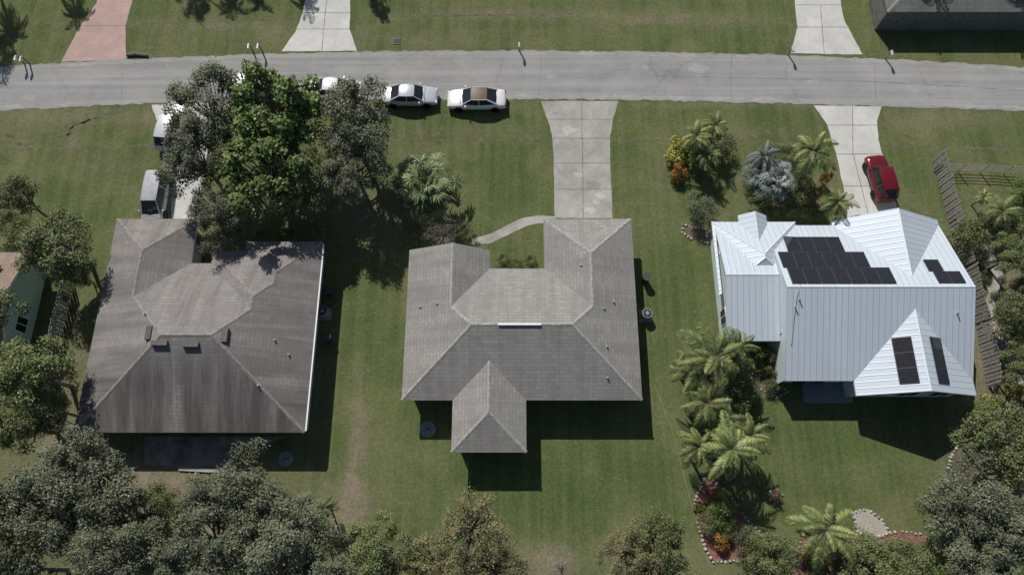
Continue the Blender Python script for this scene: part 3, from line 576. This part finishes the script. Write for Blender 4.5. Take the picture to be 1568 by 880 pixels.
K['palm']=[palm('palm_a%d'%i,FP,70+i,nf=20+i*3) for i in range(4)]; K['silverpalm']=[palm('palm_s',FS,80,hgt=2.5,nf=24)]; K['fan']=[fanpalm('fan',FF,90)]; K['fans']=[fanpalm('fans',FS,91)]
names={'grey':'oak_tree','bright':'ficus_tree','mid':'shade_tree','yellow':'maple_tree','dry':'bare_shrub','shrub':'shrub','shrub_bright':'shrub','shrub_grey':'shrub','orange':'croton_shrub','ylw':'croton_shrub','palm':'palm_tree','silverpalm':'silver_palm','fan':'fan_palm','fans':'silver_fan_palm'}
cnt=0
def T(kind,x,y,rx,ry=None,ztop=8.,rot=None,xy=None):
    global cnt; cnt+=1
    me=K[kind][cnt%len(K[kind])]; base={'shrub':3.8,'shrub_bright':3.8,'shrub_grey':3.8,'orange':3.8,'ylw':3.8,'palm':6.,'silverpalm':3.6,'fan':3.8,'fans':3.8}.get(kind,8.3)
    R={'palm':2.6,'silverpalm':2.4,'fan':2.1,'fans':2.1}.get(kind,3.9); zc={'palm':5.2,'silverpalm':2.8,'fan':2.4,'fans':2.4}.get(kind,5.8 if base>5 else 1.5)
    sz=ztop/base; z=zc*sz; X,Y=xy if xy else P(x,y,z); ry=ry or rx; a,b=M(rx,y,z)/R,M(ry,y,z)/R
    o=bpy.data.objects.new(names[kind],me); o.location=(X,Y,0); o.scale=(a,b,sz); o.rotation_euler=(0,0,random.uniform(0,6.28) if abs(a-b)<.15*a and rot is None else (rot or 0)); link(o)
T('grey',312,165,62,78,8.5); T('grey',300,240,56,62,7.5); T('grey',335,330,48,52,6.0)
T('bright',418,165,82,72,9.5); T('bright',405,262,80,78,8.2); 
T('grey',535,185,68,72,8.6); T('grey',540,255,55,55,7.2); T('mid',480,270,40,50,6.5)
T('fan',652,278,58,58,4.4); T('fan',632,262,35,35,3.2); T('dry',678,358,32,26,2.2); T('shrub',640,362,24,14,1.2); T('shrub',715,360,16,10,.9)
T('shrub',318,375,18,18,1.8); T('shrub',480,352,22,20,1.6)
for x,y in [(360,355),(400,362),(440,358),(770,398),(790,404),(812,400)]: T('shrub',x,y,12,9,1.0)
T('mid',88,375,58,62,6.5); T('mid',30,305,38,34,5.5); T('shrub',20,345,30,20,2); T('mid',120,420,22,22,3); T('mid',40,570,62,60,7.5); T('mid',20,650,50,50,7); T('mid',70,625,40,40,5.5); T('mid',-30,480,50,60,7)
T('grey',125,745,90,78,8.5); T('grey',50,800,80,90,9); T('grey',170,850,80,60,8.5); T('mid',210,790,34,34,4.5); T('shrub',245,760,26,26,2.6); T('shrub',262,800,30,26,2.8)
T('grey',365,755,82,68,8); T('grey',310,840,80,70,8.5); T('grey',430,830,85,75,8.2); T('grey',500,880,60,50,7); T('palm',492,775,26,26,3); T('mid',20,880,70,60,8)
T('mid',580,842,55,50,6.5); T('yellow',722,812,62,58,7.5); T('yellow',660,865,50,40,6); T('yellow',750,868,60,40,6.5); T('mid',615,880,40,30,5)
T('yellow',965,845,52,48,6); T('mid',1010,830,44,52,6.5); T('dry',860,872,22,18,1.6); T('yellow',1000,885,70,30,6)
T('palm',1068,205,34,34,4); T('palm',1098,195,30,30,3.6); T('palm',1088,235,28,28,3); T('ylw',1040,232,20,26,1.8); T('orange',1038,268,14,14,1.3); T('shrub_bright',1060,240,24,22,1.8); T('shrub',1100,225,26,24,2)
T('silverpalm',1172,240,30,30,3.4); T('fans',1190,272,38,38,3.2); T('fans',1165,262,26,26,2.6); T('palm',1248,228,46,46,6); T('palm',1282,305,32,32,4.2); T('shrub',1215,295,32,28,2.6); T('orange',1243,298,12,14,1.8); T('shrub',1180,305,30,18,1.6); T('shrub',1240,325,34,14,1.5)
T('shrub_grey',1070,322,30,28,2.4); T('orange',1262,275,8,8,1.6); T('orange',1172,288,8,8,1.8); T('shrub',1225,262,22,20,2.0); T('shrub',1200,240,20,18,1.8); T('shrub',1150,285,16,14,1.2)
T('palm',1092,548,70,66,6.2); T('palm',1080,620,50,50,5.2); T('palm',1120,690,62,62,5.6); T('palm',1110,640,46,46,4.4); T('shrub_bright',1085,622,34,26,2.2); T('shrub',1130,575,30,30,2.6); T('shrub',1115,610,36,30,2.6); T('shrub',1075,585,26,26,2.4); T('palm',1075,685,42,42,4.6); T('palm',1065,560,44,44,5.0); T('palm',1150,665,40,40,4.4); T('palm',1125,530,40,40,5.6); T('shrub',1100,660,34,30,2.2)
T('shrub',1165,545,26,18,1.8); T('shrub',1180,565,18,14,1.4); T('shrub',1183,590,16,12,1.1); T('orange',1188,580,7,6,.9); T('shrub_grey',1150,600,18,16,1.4)
def bed(name,pts,mat=MULCH,edge=True):
    e=empty(name); sheet('soil',pts,.02,mat,.05,parent=e); q=densify([P(*p) for p in pts],.27,.03); vs=[];fs=[]
    for p in q:
        if random.random()<.12: continue
        r=random.uniform(.07,.14); b=len(vs); n=7; zt=random.uniform(.08,.18); a0=random.random()
        for zz,k in((0,1),(zt*.7,.95),(zt,.55)):
            for i in range(n): a=a0+2*math.pi*i/n; rr=r*k*random.uniform(.85,1.15); vs.append((p.x+rr*math.cos(a),p.y+rr*math.sin(a),zz))
        for lv in range(2):
            for i in range(n): fs.append((b+lv*n+i,b+lv*n+(i+1)%n,b+(lv+1)*n+(i+1)%n,b+(lv+1)*n+i))
        fs.append(tuple(b+2*n+i for i in range(n)))
    mk('stone_edging',vs,fs,ROCK,e)
bed('garden_bed',[(1078,734),(1092,736),(1112,752),(1130,772),(1145,798),(1163,812),(1160,850),(1130,858),(1092,860),(1080,840),(1068,800),(1064,765)])
bed('garden_bed',[(1180,752),(1190,749),(1197,757),(1196,768),(1186,771),(1179,764)])
bed('garden_bed',[(1232,812),(1262,806),(1300,815),(1340,822),(1375,812),(1415,818),(1440,850),(1430,900),(1215,900),(1214,860)])
bed('rock_garden',[(1305,785),(1328,778),(1350,795),(1362,815),(1340,823),(1312,814)],GRAV)
bed('garden_bed',[(1455,700),(1480,660),(1530,620),(1568,600),(1620,640),(1620,800),(1500,820),(1440,760)],DIRT)
bed('garden_bed',[(1145,575),(1175,572),(1205,600),(1190,608),(1165,596),(1148,588)],DIRT)
bed('garden_bed',[(1045,345),(1080,352),(1084,372),(1058,366),(1044,356)],DIRT)
strip('garden_path',[(1500,372),(1518,392),(1528,425),(1516,462),(1522,500),(1545,545),(1570,590)],.7,.02,GRAV,.12,step=.3)
for k,x,y,r,z in [('shrub_bright',1103,778,26,1.5),('shrub',1085,800,20,1.3),('orange',1096,760,12,.9),('shrub_bright',1110,805,18,1.2),('shrub_grey',1140,825,24,1.7),('orange',1105,830,14,1.0),('shrub',1188,760,9,.8),('ylw',1070,775,8,.8),
    ('shrub',1165,845,34,3),('mid',1190,850,40,4.5),('shrub_bright',1330,850,44,3),('mid',1345,870,52,4.5),('shrub_bright',1420,862,46,3.2),('mid',1390,885,50,4.5),('shrub',1270,870,30,2),('orange',1235,850,14,1),('shrub_grey',1300,870,30,2.5),
    ('grey',1490,775,78,7),('mid',1530,665,62,6.5),('mid',1560,720,50,6),('grey',1560,820,60,7),('grey',1500,870,60,6.5),('mid',1450,870,40,4),('shrub_bright',1500,640,22,2),('ylw',1515,620,16,1.6),
    ('shrub',1478,365,28,2.8),('shrub_grey',1498,395,18,1.8),('palm',1535,325,34,3.6),('palm',1508,300,18,2),('mid',1555,390,36,4.5),('mid',1548,475,36,4.5),('shrub',1545,520,26,2.6),('mid',1568,560,36,5),('orange',1560,490,8,1.2),('shrub_grey',1560,440,20,2.2),('ylw',1552,600,14,1.4),('shrub',1500,425,10,1.1),
    ('shrub',1540,345,30,2),('shrub_bright',1562,300,24,2),('shrub_grey',1520,330,16,1.4),('shrub',1560,345,24,2.2),('shrub',1500,450,9,1)]: T(k,x,y,r,None,z)
T('palm',1272,812,66,62,4.6); T('shrub',1500,345,14,12,1.2)
def shadowtree(kind,x,y,r,ztop):
    zc={'palm':5.2/6}.get(kind,5.8/8.3)*ztop; X,Y=P(x,y); T(kind,x,y,r,r,ztop,xy=(X-.44*zc,Y+.968*zc))
for a in [('mid',298,2,26,7.5),('palm',360,12,38,9),('palm',400,5,30,9),('palm',472,5,32,9),('shrub',578,-12,20,3.2),('mid',582,12,16,6),('palm',1438,60,42,8),('palm',15,55,40,8),('mid',-15,90,40,8),('palm',120,20,38,9),('palm',1560,70,30,8),('mid',1540,-10,50,7)]: shadowtree(*a)
# ---------------- fences
def slatfence(name,pts,h=1.8,gap=.16,mat=WOOD,tilt=0):
    e=empty(name); vs=[];fs=[]; W=[Vector(P(*p)) for p in pts]
    for a,b in zip(W[:-1],W[1:]):
        L=(b-a).length; n=int(L/gap); d=(b-a).normalized(); nn=Vector((-d.y,d.x))
        for i in range(n):
            p=a+d*i*gap; hh=h*random.uniform(.97,1.02); k=len(vs); s0=.04*(i%2)
            for q in(p,p+d*gap*.78):
                for s in(-.012+s0,.012+s0):
                    for z in(.03,hh): vs.append((q.x+nn.x*s,q.y+nn.y*s,z))
            fs+=[(k,k+1,k+3,k+2),(k+4,k+6,k+7,k+5),(k,k+4,k+5,k+1),(k+2,k+3,k+7,k+6),(k+1,k+5,k+7,k+3)]
        for i in range(int(L/2.4)+1):
            p=a+d*min(L,i*2.4); box('post',(p.x+nn.x*.12,p.y+nn.y*.12,h/2),(.1,.1,h),mat,e)
        m=(a+b)/2
        for z in(.5,1.4): box('rail',(m.x+nn.x*.08,m.y+nn.y*.08,z),(L,.04,.09),mat,e,math.atan2(d.y,d.x))
    mk('slats',vs,fs,mat,e)
slatfence('wooden_fence',[(1427,245),(1453,345),(1472,415),(1494,500),(1512,598)],1.9,.3)
slatfence('wooden_fence',[(112,440),(92,520),(70,640)],1.6,.3,mat=simple('fence_pale',(.38,.37,.34),.9))
def railfence(name,pts,h=1.2,rails=(.35,.75,1.15)):
    e=empty(name); W=[Vector(P(*p)) for p in pts]
    for a,b in zip(W[:-1],W[1:]):
        L=(b-a).length; d=(b-a).normalized(); m=(a+b)/2
        for z in rails: box('rail',(m.x,m.y,z),(L,.04,.04),WOOD,e,math.atan2(d.y,d.x))
        for i in range(int(L/2)+1): p=a+d*i*2; box('post',(p.x,p.y,h/2),(.07,.07,h),WOOD,e)
railfence('rail_fence',[(1430,262),(1500,264),(1568,268),(1700,278)],1.4,(.3,.6,.9,1.2)); 
A=Vector(P(1494,492));B=Vector(P(1520,556)); A.x+=.5;B.x+=.5; e=empty('ladder',((A.x+B.x)/2,(A.y+B.y)/2,.15)); e.rotation_euler=(0,0,math.atan2((B-A).y,(B-A).x)); L=(B-A).length
for s in(-.3,.3): box('rail',(0,s,0),(L,.07,.09),WHITE,e)
for i in range(int(L/.3)): box('rung',(-L/2+.15+i*.3,0,0),(.05,.6,.04),WHITE,e)
BG=simple('bin_grey',(.05,.06,.06),.5)
for x,y in [(506,450),(505,520),(987,430)]: 
    X_,Y_=P(x,y); e=empty('trash_bin',(X_,Y_,0)); cyl('bin',(0,0,.5),.26,1.0,BG,e,r2=.32,n=16); cyl('lid',(0,0,1.03),.34,.06,BG,e)
T('shrub_grey',102,455,10,10,1.2)
print('objects',len(bpy.data.objects))
